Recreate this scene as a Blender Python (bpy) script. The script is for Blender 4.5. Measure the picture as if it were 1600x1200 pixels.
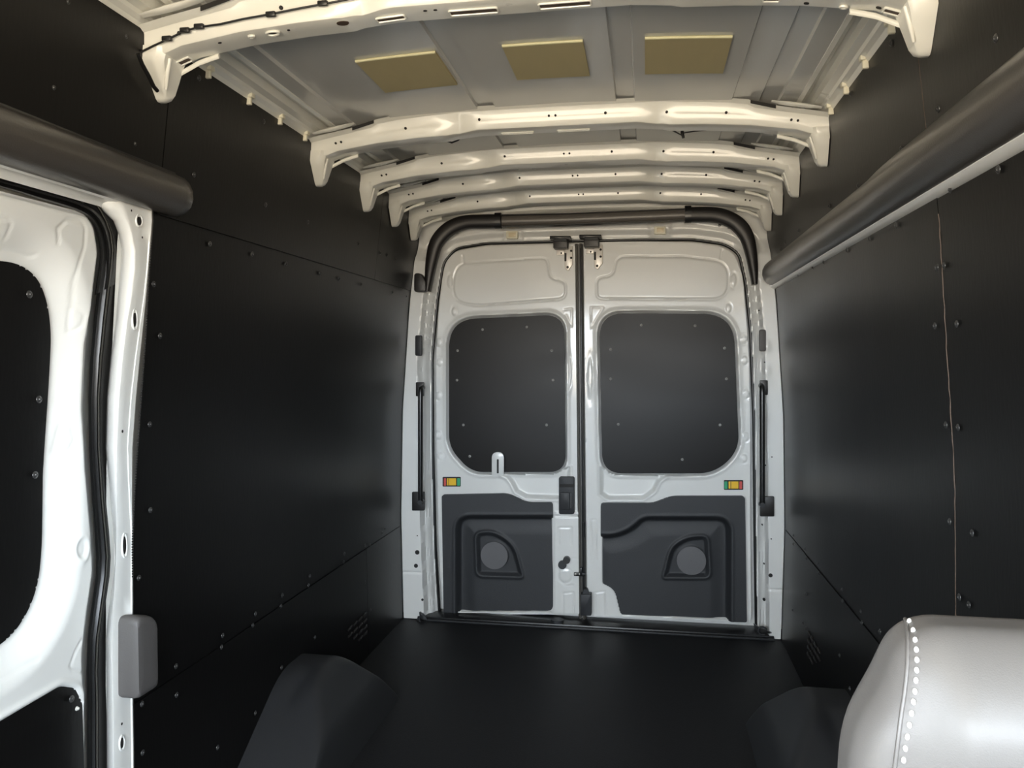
import bpy, bmesh, math, random
import numpy as np
from mathutils import Vector, Matrix
random.seed(4)
for o in list(bpy.data.objects): bpy.data.objects.remove(o)
S = bpy.context.scene
C = S.collection

# ------------------------------------------------------------------ camera
F, YAW, PIT, CX, CZ = 1230.7, .1688, .0285, .274, 1.2336
cd = bpy.data.cameras.new('camera'); cam = bpy.data.objects.new('camera', cd); C.objects.link(cam)
cam.location = (CX, 0, CZ); cam.rotation_euler = (math.pi/2-PIT, 0, YAW)
cd.sensor_width = 36; cd.lens = F/1600*36; cd.clip_start = .02
S.camera = cam

# ------------------------------------------------------------------ world: cool sky above, sunlit ground below
W = bpy.data.worlds.new('world'); S.world = W; W.use_nodes = True
nt = W.node_tree; nt.nodes.clear()
wo = nt.nodes.new('ShaderNodeOutputWorld'); bg = nt.nodes.new('ShaderNodeBackground')
tc = nt.nodes.new('ShaderNodeTexCoord'); sp = nt.nodes.new('ShaderNodeSeparateXYZ'); cr = nt.nodes.new('ShaderNodeValToRGB')
mp = nt.nodes.new('ShaderNodeMapRange'); mp.inputs[1].default_value = -1; mp.inputs[2].default_value = 1
nt.links.new(tc.outputs['Generated'], sp.inputs[0]); nt.links.new(sp.outputs[2], mp.inputs[0]); nt.links.new(mp.outputs[0], cr.inputs[0])
e = cr.color_ramp.elements
e[0].position = .485; e[0].color = (.80, .68, .52, 1)
e[1].position = .515; e[1].color = (1.22, 1.36, 1.5, 1)
nt.links.new(cr.outputs[0], bg.inputs[0]); bg.inputs[1].default_value = 14.0
nt.links.new(bg.outputs[0], wo.inputs[0])
def portal(name, loc, rot, sx, sy):
    l = bpy.data.lights.new(name, 'AREA'); l.shape = 'RECTANGLE'; l.size = sx; l.size_y = sy
    l.cycles.is_portal = True
    o = bpy.data.objects.new(name, l); C.objects.link(o); o.location = loc; o.rotation_euler = rot
H = math.pi/2
# daylight comes in only through the windscreen and the two cab side windows
portal('windscreen_daylight', (0, -1.2, 1.33), (H, 0, 0), 1.5, .86)
portal('cab_window_daylight', (-.93, -.3, 1.25), (H, 0, -H), .9, .6)
portal('cab_window_daylight', (.93, -.3, 1.25), (H, 0, H), .9, .6)
S.view_settings.view_transform = 'Standard'; S.view_settings.look = 'None'
S.view_settings.gamma = 1; S.view_settings.use_curve_mapping = False
S.view_settings.exposure = 0.36

# ------------------------------------------------------------------ survey helpers (pixel of the photo -> point on a real plane)
fw = np.array([-math.sin(YAW)*math.cos(PIT), math.cos(YAW)*math.cos(PIT), -math.sin(PIT)])
rt = np.array([math.cos(YAW), math.sin(YAW), 0]); up = np.cross(rt, fw); C0 = np.array([CX, 0, CZ])
def ray(px, py): return fw+rt*(px-800)/F-up*(py-600)/F
def onY(px, py, Y): d = ray(px, py); return C0+d*(Y/d[1])
def onX(px, py, X): d = ray(px, py); return C0+d*((X-CX)/d[0])
def onZ(px, py, Z): d = ray(px, py); return C0+d*((Z-CZ)/d[2])
WZ = [-.1, 0, .5, 1.0, 1.5, 1.8, 2.1]; WX = [.87, .87, .88, .87, .835, .80, .765]
def wx(z): return float(np.interp(z, WZ, WX))
def onW(px, py, s, off=0):
    X = .85
    for _ in range(12):
        p = onX(px, py, s*X); X = wx(p[2])-off
    return p
def xz(pts, Y): return [(onY(a, b, Y)[0], onY(a, b, Y)[2]) for a, b in pts]

# ------------------------------------------------------------------ materials
def mat(name, col, rough=.5, coat=0, metal=0, spec=.5, bump=0, bscale=80, var=0, vscale=6, stretch=(1, 1, 1), sheen=0):
    m = bpy.data.materials.new(name); m.use_nodes = True; n = m.node_tree; b = n.nodes['Principled BSDF']
    b.inputs['Base Color'].default_value = (*col, 1); b.inputs['Roughness'].default_value = rough
    b.inputs['Metallic'].default_value = metal; b.inputs['Specular IOR Level'].default_value = spec
    b.inputs['Coat Weight'].default_value = coat; b.inputs['Coat Roughness'].default_value = .08
    t = n.nodes.new('ShaderNodeTexCoord'); mpn = n.nodes.new('ShaderNodeMapping'); mpn.inputs['Scale'].default_value = stretch
    n.links.new(t.outputs['Object'], mpn.inputs[0])
    if var:
        ns = n.nodes.new('ShaderNodeTexNoise'); ns.inputs['Scale'].default_value = vscale; ns.inputs['Detail'].default_value = 5
        n.links.new(mpn.outputs[0], ns.inputs['Vector'])
        mx = n.nodes.new('ShaderNodeMix'); mx.data_type = 'RGBA'
        mx.inputs[6].default_value = (*[c*(1-var) for c in col], 1); mx.inputs[7].default_value = (*[min(1, c*(1+var)) for c in col], 1)
        n.links.new(ns.outputs[0], mx.inputs[0]); n.links.new(mx.outputs[2], b.inputs['Base Color'])
        mr = n.nodes.new('ShaderNodeMapRange'); mr.inputs[3].default_value = max(.02, rough-.06); mr.inputs[4].default_value = rough+.06
        n.links.new(ns.outputs[0], mr.inputs[0]); n.links.new(mr.outputs[0], b.inputs['Roughness'])
    if bump:
        nb = n.nodes.new('ShaderNodeTexNoise'); nb.inputs['Scale'].default_value = bscale; nb.inputs['Detail'].default_value = 3
        n.links.new(mpn.outputs[0], nb.inputs['Vector'])
        bp = n.nodes.new('ShaderNodeBump'); bp.inputs['Strength'].default_value = bump; bp.inputs['Distance'].default_value = .002
        n.links.new(nb.outputs[0], bp.inputs['Height']); n.links.new(bp.outputs[0], b.inputs['Normal'])
    return m
M = dict(
    white=mat('white_body_paint', (.76, .765, .74), .36, coat=.6, var=.02, vscale=3),
    bow=mat('white_bow_paint', (.78, .77, .70), .3, coat=.6, bump=.25, bscale=14, var=.03, vscale=8),
    roof=mat('grey_roof_primer', (.60, .60, .57), .22, coat=.3, bump=.08, bscale=5, var=.05, vscale=4),
    board=mat('black_liner_board', (.0048, .0045, .0044), .36, spec=.26, bump=.12, bscale=120, var=.15, vscale=2, stretch=(1, 1, .25)),
    screw=mat('black_screw', (.03, .03, .03), .28, spec=.8),
    wboard=mat('black_window_board', (.0052, .0043, .0034), .36, spec=.18, var=.2, vscale=3, stretch=(.5, 1, 2)), wscrew=mat('bright_screw', (.42, .41, .39), .35),
    mat_=mat('black_rubber', (.009, .0095, .011), .55, bump=.5, bscale=250, spec=.35),
    sill=mat('black_sill_plastic', (.008, .008, .009), .35),
    trim=mat('charcoal_trim_plastic', (.023, .025, .028), .55, bump=.3, bscale=400),
    trim2=mat('dark_trim_plastic', (.02, .021, .023), .5, bump=.2, bscale=400),
    mesh=mat('speaker_mesh', (.15, .15, .155), .7, bump=.8, bscale=700),
    gloss=mat('black_gloss_plastic', (.016, .0145, .014), .42, spec=.5),
    cover=mat('black_cover_vinyl', (.052, .047, .042), .3, spec=.9, bump=.15, bscale=300),
    bar=mat('grey_black_bar', (.11, .10, .09), .35),
    rubber=mat('black_seal_rubber', (.01, .01, .01), .3, spec=.5),
    greyseal=mat('grey_seal', (.09, .085, .075), .4),
    pad=mat('grey_rubber_pad', (.085, .08, .078), .55, bump=.2, bscale=300),
    foam=mat('tan_foam', (.52, .44, .24), .75, bump=.4, bscale=60, var=.06, vscale=25, stretch=(1, .25, 1)),
    foamedge=mat('cream_foam_edge', (.85, .8, .5), .7),
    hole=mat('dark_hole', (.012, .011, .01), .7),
    holebrown=mat('brown_hole', (.07, .045, .03), .6),
    leather=mat('grey_leather', (.105, .098, .092), .42, spec=.5, bump=.08, bscale=900, var=.04, vscale=10),
    thread=mat('white_thread', (.55, .54, .5), .5),
    clip=mat('off_white_clip', (.8, .76, .6), .45),
    clear=mat('cream_lamp_plastic', (.7, .6, .4), .35),
    red=mat('red_sticker', (.62, .08, .07), .4), yellow=mat('yellow_sticker', (.85, .52, .02), .35), green=mat('green_sticker', (.02, .36, .16), .4),
    zinc=mat('pale_zinc', (.8, .76, .7), .35, metal=.2),
)

# ------------------------------------------------------------------ object helpers
def link(name, me, m=None, parent=None, smooth=None):
    if m: me.materials.append(M[m] if isinstance(m, str) else m)
    if smooth is not None:
        for p in me.polygons: p.use_smooth = True
        if smooth < 3.1: me.set_sharp_from_angle(angle=smooth)
    o = bpy.data.objects.new(name, me); C.objects.link(o)
    if parent: o.parent = parent
    return o
def mesh(name, V, Fc, m=None, parent=None, smooth=None):
    me = bpy.data.meshes.new(name); me.from_pydata([tuple(map(float, v)) for v in V], [], [tuple(map(int, f)) for f in Fc]); me.update()
    bm = bmesh.new(); bm.from_mesh(me); bmesh.ops.recalc_face_normals(bm, faces=bm.faces) if len(Fc) < 20000 else None; bm.to_mesh(me); bm.free()
    return link(name, me, m, parent, smooth)
def thing(name, label, cat, group=None, kind=None, loc=(0, 0, 0)):
    o = bpy.data.objects.new(name, None); C.objects.link(o); o.location = loc; o.empty_display_size = .05
    o['label'] = label
    if cat: o['category'] = cat
    if group: o['group'] = group
    if kind: o['kind'] = kind
    return o
def tag(o, label, cat=None, group=None, kind=None):
    o['label'] = label
    if cat: o['category'] = cat
    if group: o['group'] = group
    if kind: o['kind'] = kind
    return o
class MB:
    def __init__(s): s.v = []; s.f = []
    def add(s, V, Fc): b = len(s.v); s.v += [tuple(v) for v in V]; s.f += [tuple(i+b for i in f) for f in Fc]; return s
    def grid(s, G, closeu=False, closev=False, capu=False):
        G = np.asarray(G, float); a, b = G.shape[:2]; base = len(s.v); s.v += [tuple(p) for p in G.reshape(-1, 3)]
        for i in range(a if closeu else a-1):
            for j in range(b if closev else b-1):
                i2, j2 = (i+1) % a, (j+1) % b
                s.f.append((base+i*b+j, base+i2*b+j, base+i2*b+j2, base+i*b+j2))
        if capu: s.f.append(tuple(base+j for j in range(b))); s.f.append(tuple(base+(a-1)*b+j for j in range(b)))
        return s
    def box(s, x0, x1, y0, y1, z0, z1):
        return s.add([(x0, y0, z0), (x1, y0, z0), (x1, y1, z0), (x0, y1, z0), (x0, y0, z1), (x1, y0, z1), (x1, y1, z1), (x0, y1, z1)],
                     [(0, 3, 2, 1), (4, 5, 6, 7), (0, 1, 5, 4), (1, 2, 6, 5), (2, 3, 7, 6), (3, 0, 4, 7)])
    def tube(s, P, r, n=10, cap=True):
        P = [Vector(p) for p in P]; R = r if hasattr(r, '__len__') else [r]*len(P); G = []; pu = None
        for i, p in enumerate(P):
            d = (P[min(i+1, len(P)-1)]-P[max(i-1, 0)]).normalized()
            if pu is None: pu = d.orthogonal().normalized()
            pu = (pu-d*pu.dot(d)).normalized(); w = d.cross(pu)
            G.append([p+(pu*math.cos(k*2*math.pi/n)+w*math.sin(k*2*math.pi/n))*R[i] for k in range(n)])
        return s.grid(G, closev=True, capu=cap)
    def prism(s, loop, fn0, fn1):
        n = len(loop); A = [tuple(fn0(*p)) for p in loop]; B = [tuple(fn1(*p)) for p in loop]
        return s.add(A+B, [tuple(range(n)), tuple(range(2*n-1, n-1, -1))]+[(i, (i+1) % n, n+(i+1) % n, n+i) for i in range(n)])
    def build(s, name, m, parent=None, smooth=None): return mesh(name, s.v, s.f, m, parent, smooth)
def bevel(o, w=.002, seg=2):
    bm = bmesh.new(); bm.from_mesh(o.data)
    ed = [e for e in bm.edges if len(e.link_faces) == 2 and e.calc_face_angle(0) > .5]
    bmesh.ops.bevel(bm, geom=ed, offset=w, segments=seg, affect='EDGES', clamp_overlap=True, profile=.5)
    bm.to_mesh(o.data); bm.free()
    for p in o.data.polygons: p.use_smooth = True
    o.data.set_sharp_from_angle(angle=.6); return o
def dense(P_, n=6):
    P_ = np.array(P_, float); out = []
    for i in range(len(P_)-1):
        a, b_, c_, d = P_[max(i-1, 0)], P_[i], P_[i+1], P_[min(i+2, len(P_)-1)]
        for k in range(n): u = k/n; out.append(.5*((2*b_)+(-a+c_)*u+(2*a-5*b_+4*c_-d)*u*u+(-a+3*b_-3*c_+d)*u**3))
    out.append(P_[-1]); return out
def fillet(P, r, n=7):
    out = []; N = len(P); R = (list(r)+[r[-1]]*N)[:N] if hasattr(r, '__len__') else [r]*N
    for i in range(N):
        p = np.array(P[i][:2], float); a = np.array(P[i-1][:2], float); b = np.array(P[(i+1) % N][:2], float)
        da, db = a-p, b-p; la, lb = np.linalg.norm(da), np.linalg.norm(db); rr = min(R[i], la*.48, lb*.48)
        s0, s1 = p+da/la*rr, p+db/lb*rr
        if R[i] <= 0: out.append(tuple(p)); continue
        for k in range(n+1):
            t = k/n; out.append(tuple((1-t)**2*s0+2*t*(1-t)*(p*.93+(s0+s1)*.035)+t*t*s1))
    return out
def sdf(U, V, P):
    """signed distance (negative inside) of grids U,V to closed polygon P, and nearest direction"""
    P = np.array(P, float); d2 = np.full(U.shape, 1e9); ins = np.zeros(U.shape, bool)
    for i in range(len(P)):
        a, b = P[i-1], P[i]; ex, ey = b-a; L = ex*ex+ey*ey+1e-12
        t = np.clip(((U-a[0])*ex+(V-a[1])*ey)/L, 0, 1); dx = U-a[0]-t*ex; dy = V-a[1]-t*ey
        d2 = np.minimum(d2, dx*dx+dy*dy)
        c = ((a[1] > V) != (b[1] > V)); ins ^= c & (U < (b[0]-a[0])*(V-a[1])/((b[1]-a[1]) if abs(b[1]-a[1]) > 1e-12 else 1e-12)+a[0])
    d = np.sqrt(d2); return np.where(ins, -d, d)
def ldist(U, V, P):
    P = np.array(P, float); d2 = np.full(U.shape, 1e9)
    for i in range(1, len(P)):
        a, b = P[i-1], P[i]; ex, ey = b-a; L = ex*ex+ey*ey+1e-12
        t = np.clip(((U-a[0])*ex+(V-a[1])*ey)/L, 0, 1); d2 = np.minimum(d2, (U-a[0]-t*ex)**2+(V-a[1]-t*ey)**2)
    return np.sqrt(d2)
def sst(x, a, b): t = np.clip((x-a)/(b-a), 0, 1); return t*t*(3-2*t)
def groove(s, w): return np.exp(-(s/w)**2)
def hfield(name, m, parent, u0, u1, v0, v1, step, dfun, outline, back, place, smooth=.9, extra=None):
    """pressed panel: grid clipped to an outline (edge vertices snapped onto it) with a skirt going back"""
    nu, nv = int((u1-u0)/step)+1, int((v1-v0)/step)+1
    U, V = np.meshgrid(np.linspace(u0, u1, nu), np.linspace(v0, v1, nv), indexing='ij')
    O = sdf(U, V, outline); keepv = O < step*.7
    if extra is not None:
        E_ = extra(U, V); O = np.maximum(O, E_); keepv = O < step*.7
    gu = np.gradient(O, U[1, 0]-U[0, 0], axis=0); gv = np.gradient(O, V[0, 1]-V[0, 0], axis=1); g = np.sqrt(gu**2+gv**2)+1e-9
    near = keepv & (O > -step*.45); mv = np.where(near, O, 0)
    U = U-mv*gu/g; V = V-mv*gv/g
    D = dfun(U, V); X, Y, Z = place(U, V, D)
    q = keepv[:-1, :-1] & keepv[1:, :-1] & keepv[1:, 1:] & keepv[:-1, 1:]
    idx = np.arange(nu*nv).reshape(nu, nv)
    Q = np.stack([idx[:-1, :-1][q], idx[1:, :-1][q], idx[1:, 1:][q], idx[:-1, 1:][q]], 1)
    used = np.unique(Q); re = np.full(nu*nv, -1); re[used] = np.arange(len(used)); Q = re[Q]
    co = np.stack([X.ravel(), Y.ravel(), Z.ravel()], 1)[used]
    # skirt
    if back:
        ed = np.concatenate([Q[:, [0, 1]], Q[:, [1, 2]], Q[:, [2, 3]], Q[:, [3, 0]]]); key = np.sort(ed, 1); k = key[:, 0].astype(np.int64)*len(co)+key[:, 1]
        uq, ix, ct = np.unique(k, return_index=True, return_counts=True); be = ed[ix[ct == 1]]
        bv = np.unique(be); rb = np.full(len(co), -1); rb[bv] = len(co)+np.arange(len(bv))
        uu, vv = U.ravel()[used][bv], V.ravel()[used][bv]; dd = D.ravel()[used][bv]
        bx, by, bz = place(uu, vv, dd-back)
        co = np.concatenate([co, np.stack([bx, by, bz], 1)])
        Q = np.concatenate([Q, np.stack([be[:, 1], be[:, 0], rb[be[:, 0]], rb[be[:, 1]]], 1)])
    me = bpy.data.meshes.new(name); me.from_pydata(co.tolist(), [], Q.tolist()); me.update()
    return link(name, me, m, parent, smooth)
def slabY(name, loop, Y0, Y1, m, parent, bv=0, smooth=None):
    o = MB().prism(loop, lambda u, v: (u, Y0, v), lambda u, v: (u, Y1, v)).build(name, m, parent, smooth)
    return bevel(o, bv) if bv else o

# ------------------------------------------------------------------ shared screw
_sc = {}
def screw(parent, pos, nrm, r=.006, name='screw', m='screw', h=.35):
    k = (round(r, 4), m, h)
    if k not in _sc:
        b = MB(); G = []
        for rr, z in ((1.25, 0), (1.2, .12), (.95, .16), (.7, h), (.28, h+.14)):
            G.append([(math.cos(a*math.pi/5)*rr*r, math.sin(a*math.pi/5)*rr*r, z*r*1.4) for a in range(10)])
        b.grid(G, closev=True); b.f.append(tuple(range(len(b.v)-10, len(b.v))))
        me = bpy.data.meshes.new('screw'); me.from_pydata(b.v, [], b.f); me.materials.append(M[m])
        for p in me.polygons: p.use_smooth = True
        _sc[k] = me
    o = bpy.data.objects.new(name, _sc[k]); C.objects.link(o); o.parent = parent
    o.location = tuple(map(float, pos)); o.rotation_euler = Vector(nrm).to_track_quat('Z', 'Y').to_euler(); return o

# ================================================================== SETTING
# floor
fl = MB(); fl.box(-.975, .975, -1.2, 3.76, -.03, 0)
floor = tag(fl.build('floor', 'mat_'), 'black rubber-covered cargo floor', kind='structure')
b = MB().box(-.80, .84, 3.60, 3.735, 0, .018); sill = bevel(b.build('sill_plate', 'sill', floor), .006)
b = MB().box(-.80, .84, 3.585, 3.60, 0, .010); bevel(b.build('sill_lip', 'trim2', floor), .003)
b = MB(); b.tube([(-.13, 3.63, .018), (-.13, 3.63, .03)], .03, 14).build('sill_bolt', 'trim', floor, .6)
# outer shells (body side behind the liner), cab shell
def shell(name, s, label):
    w = thing(name, label, None, kind='structure')
    zs = [-.03, .5, 1.0, 1.5, 1.8, 2.0]
    def strip(nm, y0, y1, za, zb, off=.03, m='white', th=.02):
        z_ = [za]+[z for z in zs if za < z < zb]+[zb]
        G = [[(s*(wx(z)+off), y, z) for z in z_] for y in (y0, y1)]; G2 = [[(s*(wx(z)+off+th), y, z) for z in z_] for y in (y0, y1)]
        bb = MB(); bb.grid(G); bb.grid(G2); bb.build(nm, m, w)
    return w, strip
wl, stl = shell('wall_left', -1, 'left cargo wall lined with black boards')
wr, str_ = shell('wall_right', 1, 'right cargo wall lined with black boards')
stl('body_side', 1.585, 3.74, -.03, 2.0); stl('seam_darkener', 1.62, 3.60, 0, 1.935, .003, 'board', .004); stl('door_header', -.75, 1.585, 1.568, 2.0); stl('door_sill', .2, 1.5, -.03, .12)  # black sheet added so board seams read dark over the white body side
str_('body_side', .2, 3.74, -.03, 2.0); str_('seam_darkener', .25, 3.60, 0, 1.935, .003, 'board', .004)
for st in (stl, str_):
    st('cab_side', -1.2, .2, -.03, .95); st('cab_roof_side', -1.2, .2, 1.55, 2.0); st('cab_front_pillar', -1.2, -.75, .95, 1.55)
stl('cab_rear_pillar', .15, .32, .95, 1.55)
wf = thing('wall_front', 'cab front with windscreen opening', None, kind='structure')
MB().box(-.95, .95, -1.25, -1.2, -.03, .9).build('dash_panel', 'trim', wf); MB().box(-.95, .95, -1.25, -1.2, 1.76, 2.05).build('windscreen_header', 'white', wf)

# liner boards: name of wall object, side, y0,y1,z0,z1, stand-off
def board(w, s, y0, y1, z0, z1, off=0, name='wall_panel', th=.004, holes=None):
    zs = [z0]+[z for z in np.arange(.1, 2.0, .1) if z0+.01 < z < z1-.01]+[z1]
    def P(y, z, o): return (s*(wx(z)-o), y, z)
    n = len(zs); V = []; Fc = []
    for y in (y0, y1):
        for z in zs: V += [P(y, z, off), P(y, z, off-th)]
    k = 2*n
    for j in range(n-1):
        a = 2*j
        Fc += [(a, a+2, a+k+2, a+k), (a+1, a+k+1, a+k+3, a+3), (a, a+1, a+3, a+2), (a+k, a+k+2, a+k+3, a+k+1)]
    Fc += [(0, k, k+1, 1), (2*n-2, 2*n-1, 2*n-1+k, 2*n-2+k)]
    o = mesh(name, V, Fc, 'board', w, .5); return o
YS = 1.64
L = {}
L['up0'] = board(wl, -1, -.7, YS-.003, 1.60, 1.935, .006)
L['up1'] = board(wl, -1, YS+.003, 3.09, 1.569, 1.935, .004)
L['up2'] = board(wl, -1, 3.10, 3.66, 1.569, 1.935, .001)
L['mid'] = board(wl, -1, 1.610, 3.60, .455, 1.563, 0)
L['low1'] = board(wl, -1, 1.600, 3.125, .0, .449, .002)
L['low2'] = board(wl, -1, 3.133, 3.60, .0, .449, 0)
R = {}
R['up0'] = board(wr, 1, -.7, YS+.02, 1.60, 1.935, .004)
R['up1'] = board(wr, 1, YS+.026, 3.66, 1.60, 1.935, .002)
R['mid0'] = board(wr, 1, .25, YS+.012, .50, 1.548, .001)
R['mid1'] = board(wr, 1, YS+.019, 3.60, .50, 1.552, 0)
R['low0'] = board(wr, 1, .25, YS+.012, .0, .494, .001)
R['low1'] = board(wr, 1, YS+.019, 3.155, .0, .494, .002)
R['low2'] = board(wr, 1, 3.163, 3.60, .0, .494, 0)
def wn(s, z):
    dx = (wx(z+.02)-wx(z-.02))/.04; return (-s, 0, dx)
def pick(D, s, y, z):
    if s < 0:
        if z > 1.575: return D['up0'] if y < YS else (D['up1'] if y < 3.095 else D['up2'])
        if z > .452: return D['mid']
        return D['low1'] if y < 3.13 else D['low2']
    if z > 1.57: return D['up0'] if y < YS+.02 else D['up1']
    if z > .497: return D['mid0'] if y < YS+.015 else D['mid1']
    return D['low0'] if y < YS+.015 else (D['low1'] if y < 3.16 else D['low2'])
def wscrew(px, py, s):
    p = onW(px, py, s, .004); n = wn(s, p[2]); screw(pick(L if s < 0 else R, s, p[1], p[2]), p, n, .0058)
for px, py in [(83, 137), (196, 57), (210, 225), (303, 273), (311, 122), (412, 190), (415, 320), (328, 381), (394, 397), (447, 412), (500, 427), (530, 435), (564, 444),
               (613, 457), (635, 463), (560, 381), (594, 395), (605, 398), (618, 405), (481, 347), (240, 444), (250, 525), (234, 663), (235, 797), (217, 903), (399, 959), (395, 977), (441, 930), (439, 947),
               (484, 900), (482, 915), (538, 865), (537, 878), (570, 852), (578, 851), (601, 826), (597, 833), (348, 993), (346, 1011), (275, 1041), (276, 1086), (222, 1100), (223, 1176),
               (340, 1168), (440, 1043), (492, 996), (570, 960), (579, 953), (586, 1026), (105, 3), (399, 1114), (570, 910)]:
    wscrew(px, py, -1)
for px, py in [(1556, 60), (1466, 170), (1408, 233), (1392, 67), (1329, 146), (1341, 290), (1248, 360), (1296, 322), (1220, 390), (1227, 379), (1560, 265), (1485, 296), (1400, 352), (1358, 373), (1323, 391), (1287, 410), (1270, 418),
               (1247, 429), (1215, 447), (1202, 452), (1464, 418), (1475, 415), (1461, 509), (1495, 506), (1478, 664), (1497, 668), (1484, 815), (1519, 833), (1499, 933), (1514, 945), (1240, 837), (1240, 850),
               (1258, 858), (1260, 872), (1279, 882), (1280, 896), (1316, 922), (1317, 939), (1345, 955), (1347, 973), (1375, 987), (1312, 1024), (1239, 953), (1255, 973), (1260, 982), (1259, 928), (1328, 1076)]:
    wscrew(px, py, 1)
# louvre vents: pressed oblong slots in the low boards
for s, D, yc in ((-1, L, 2.93), (1, R, 2.86)):
    vent = None; bb = MB()
    for r_ in range(4):
        for c_ in range(4):
            if r_+c_ < 2: continue
            z = .105+.026*r_ if s < 0 else .15+.026*r_; y = yc+.055*c_-.03*1
            bb.tube([(s*(wx(z)-.004), y, z), (s*(wx(z)-.006), y+.018, z+.003), (s*(wx(z)-.004), y+.036, z+.006)], [.004, .0055, .004], 8)
    bb.build('vent_slots', 'gloss', D['low1'], .8)
# panel seam strip on the right wall (split rubber trim showing in the joint)
b = MB(); P = [(wx(z)-.001+random.uniform(-.001, .001), YS+.0155+random.uniform(-.0012, .0012), z) for z in np.arange(.52, 1.54, .02)]
b.tube(P, .0013, 6).build('joint_trim', 'holebrown', R['mid1'], 1)
b = MB(); b.tube([(wx(z)-.003, YS+.0225, z) for z in np.arange(1.62, 1.93, .03)], .0013, 6).build('joint_trim', 'holebrown', R['up1'], 1)
# light painted flange below the right cover
G = [[(wx(z)-o, y, z) for z, o in ((1.578, .012), (1.573, .022), (1.561, .020), (1.553, .010), (1.551, -.004))] for y in (-.6, 1.2, 2.4, 3.62)]
MB().grid(G).build('painted_flange', 'white', wr, .6)

# ---------------------------------------------------------------- ceiling
ceil = thing('ceiling', 'grey steel roof with white painted cross bows', None, kind='structure')
def zr(x): return 2.010-.03*(abs(x)/.64)**2-.35*np.clip(abs(x)-.66, 0, 1)
def roofd(U, V):
    a = np.abs(U); z = 2.008-.028*(a/.64)**2
    for a0, a1, h in ((.183, .236, .009), (.515, .593, .004), (.593, .645, .009)):
        z = z+h*(np.clip((a-a0+.0015)/.003, 0, 1)-np.clip((a-a1+.0015)/.003, 0, 1))
    z = z+.003*np.sin(V*3.1+U*4)*np.sin(V*1.7)*.4
    z = z-.06*np.clip(V-3.40, 0, 1)**1.5
    return z
rx_ = sorted(set(np.round(np.concatenate([np.linspace(-.698, .698, 60)]+[[k*(e_+o_) for k in (-1, 1) for o_ in (-.003, -.0015, 0, .0015, .003, .0045)] for e_ in (.183, .236, .515, .593, .645)]), 5)))
ry_ = np.linspace(-1.2, 3.62, 90); RU, RV = np.meshgrid(np.array(rx_), ry_, indexing='ij'); RZ = roofd(RU, RV)
MB().grid(np.stack([RU, RV, RZ], -1)).build('roof_panel', 'roof', ceil, .35)
skin = thing('leak_skin', 'unseen outer body skin of the van, added to close light leaks', None, kind='structure')  # unseen boxes added outside walls and roof to stop light leaking in
MB().box(-.99, .99, -1.25, 3.76, 2.075, 2.09).box(-.99, -.84, -1.25, 3.76, 1.99, 2.08).box(.84, .99, -1.25, 3.76, 1.99, 2.08).box(-.99, -.975, .3, 3.78, -.03, 2.0).box(.975, .99, .2, 3.78, -.03, 2.0).box(-.99, .99, 3.76, 3.78, -.03, 2.09).box(-.99, -.975, -1.25, .3, 1.56, 2.0).box(.975, .99, -1.25, .2, 1.56, 2.0).build('outer_skin', 'white', skin)
# side rails along the roof edge
for s in (-1, 1):
    prof = [(.690, 2.02), (.694, 1.972), (.704, 1.968), (.708, 1.974), (.722, 1.985), (.735, 1.985), (.738, 1.962), (.757, 1.957), (.762, 1.950), (.774, 1.944), (.786, 1.930), (.80, 1.930)]
    G = [[(s*a, y, z) for a, z in prof] for y in np.linspace(-1.2, 3.60, 30)]
    MB().grid(G).build('side_rail', 'bow', ceil, .2)
    for y in (1.78, 1.98, 2.16, 2.33):
        b = MB(); b.box(s*.778-.008, s*.778+.008, y-.005, y+.005, 1.920, 1.943); b.box(s*.770-.006, s*.770+.006, y-.010, y+.010, 1.938, 1.952)
        bevel(b.build('rail_clip', 'clip', ceil), .002)
TX = [0, .25, .30, .33, .42, .50, .56, .58, .65, .74, .79, .815]; TZ = [v-.006 for v in [2.008, 2.007, 2.007, 2.005, 1.999, 1.993, 1.984, 1.973, 1.960, 1.944, 1.934, 1.925]]
BX = [0, .24, .275, .32, .34, .44, .57, .70, .76, .79, .815]; BZ = [v-.003 for v in [1.950, 1.950, 1.947, 1.943, 1.938, 1.934, 1.924, 1.905, 1.884, 1.874, 1.872]]
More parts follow.
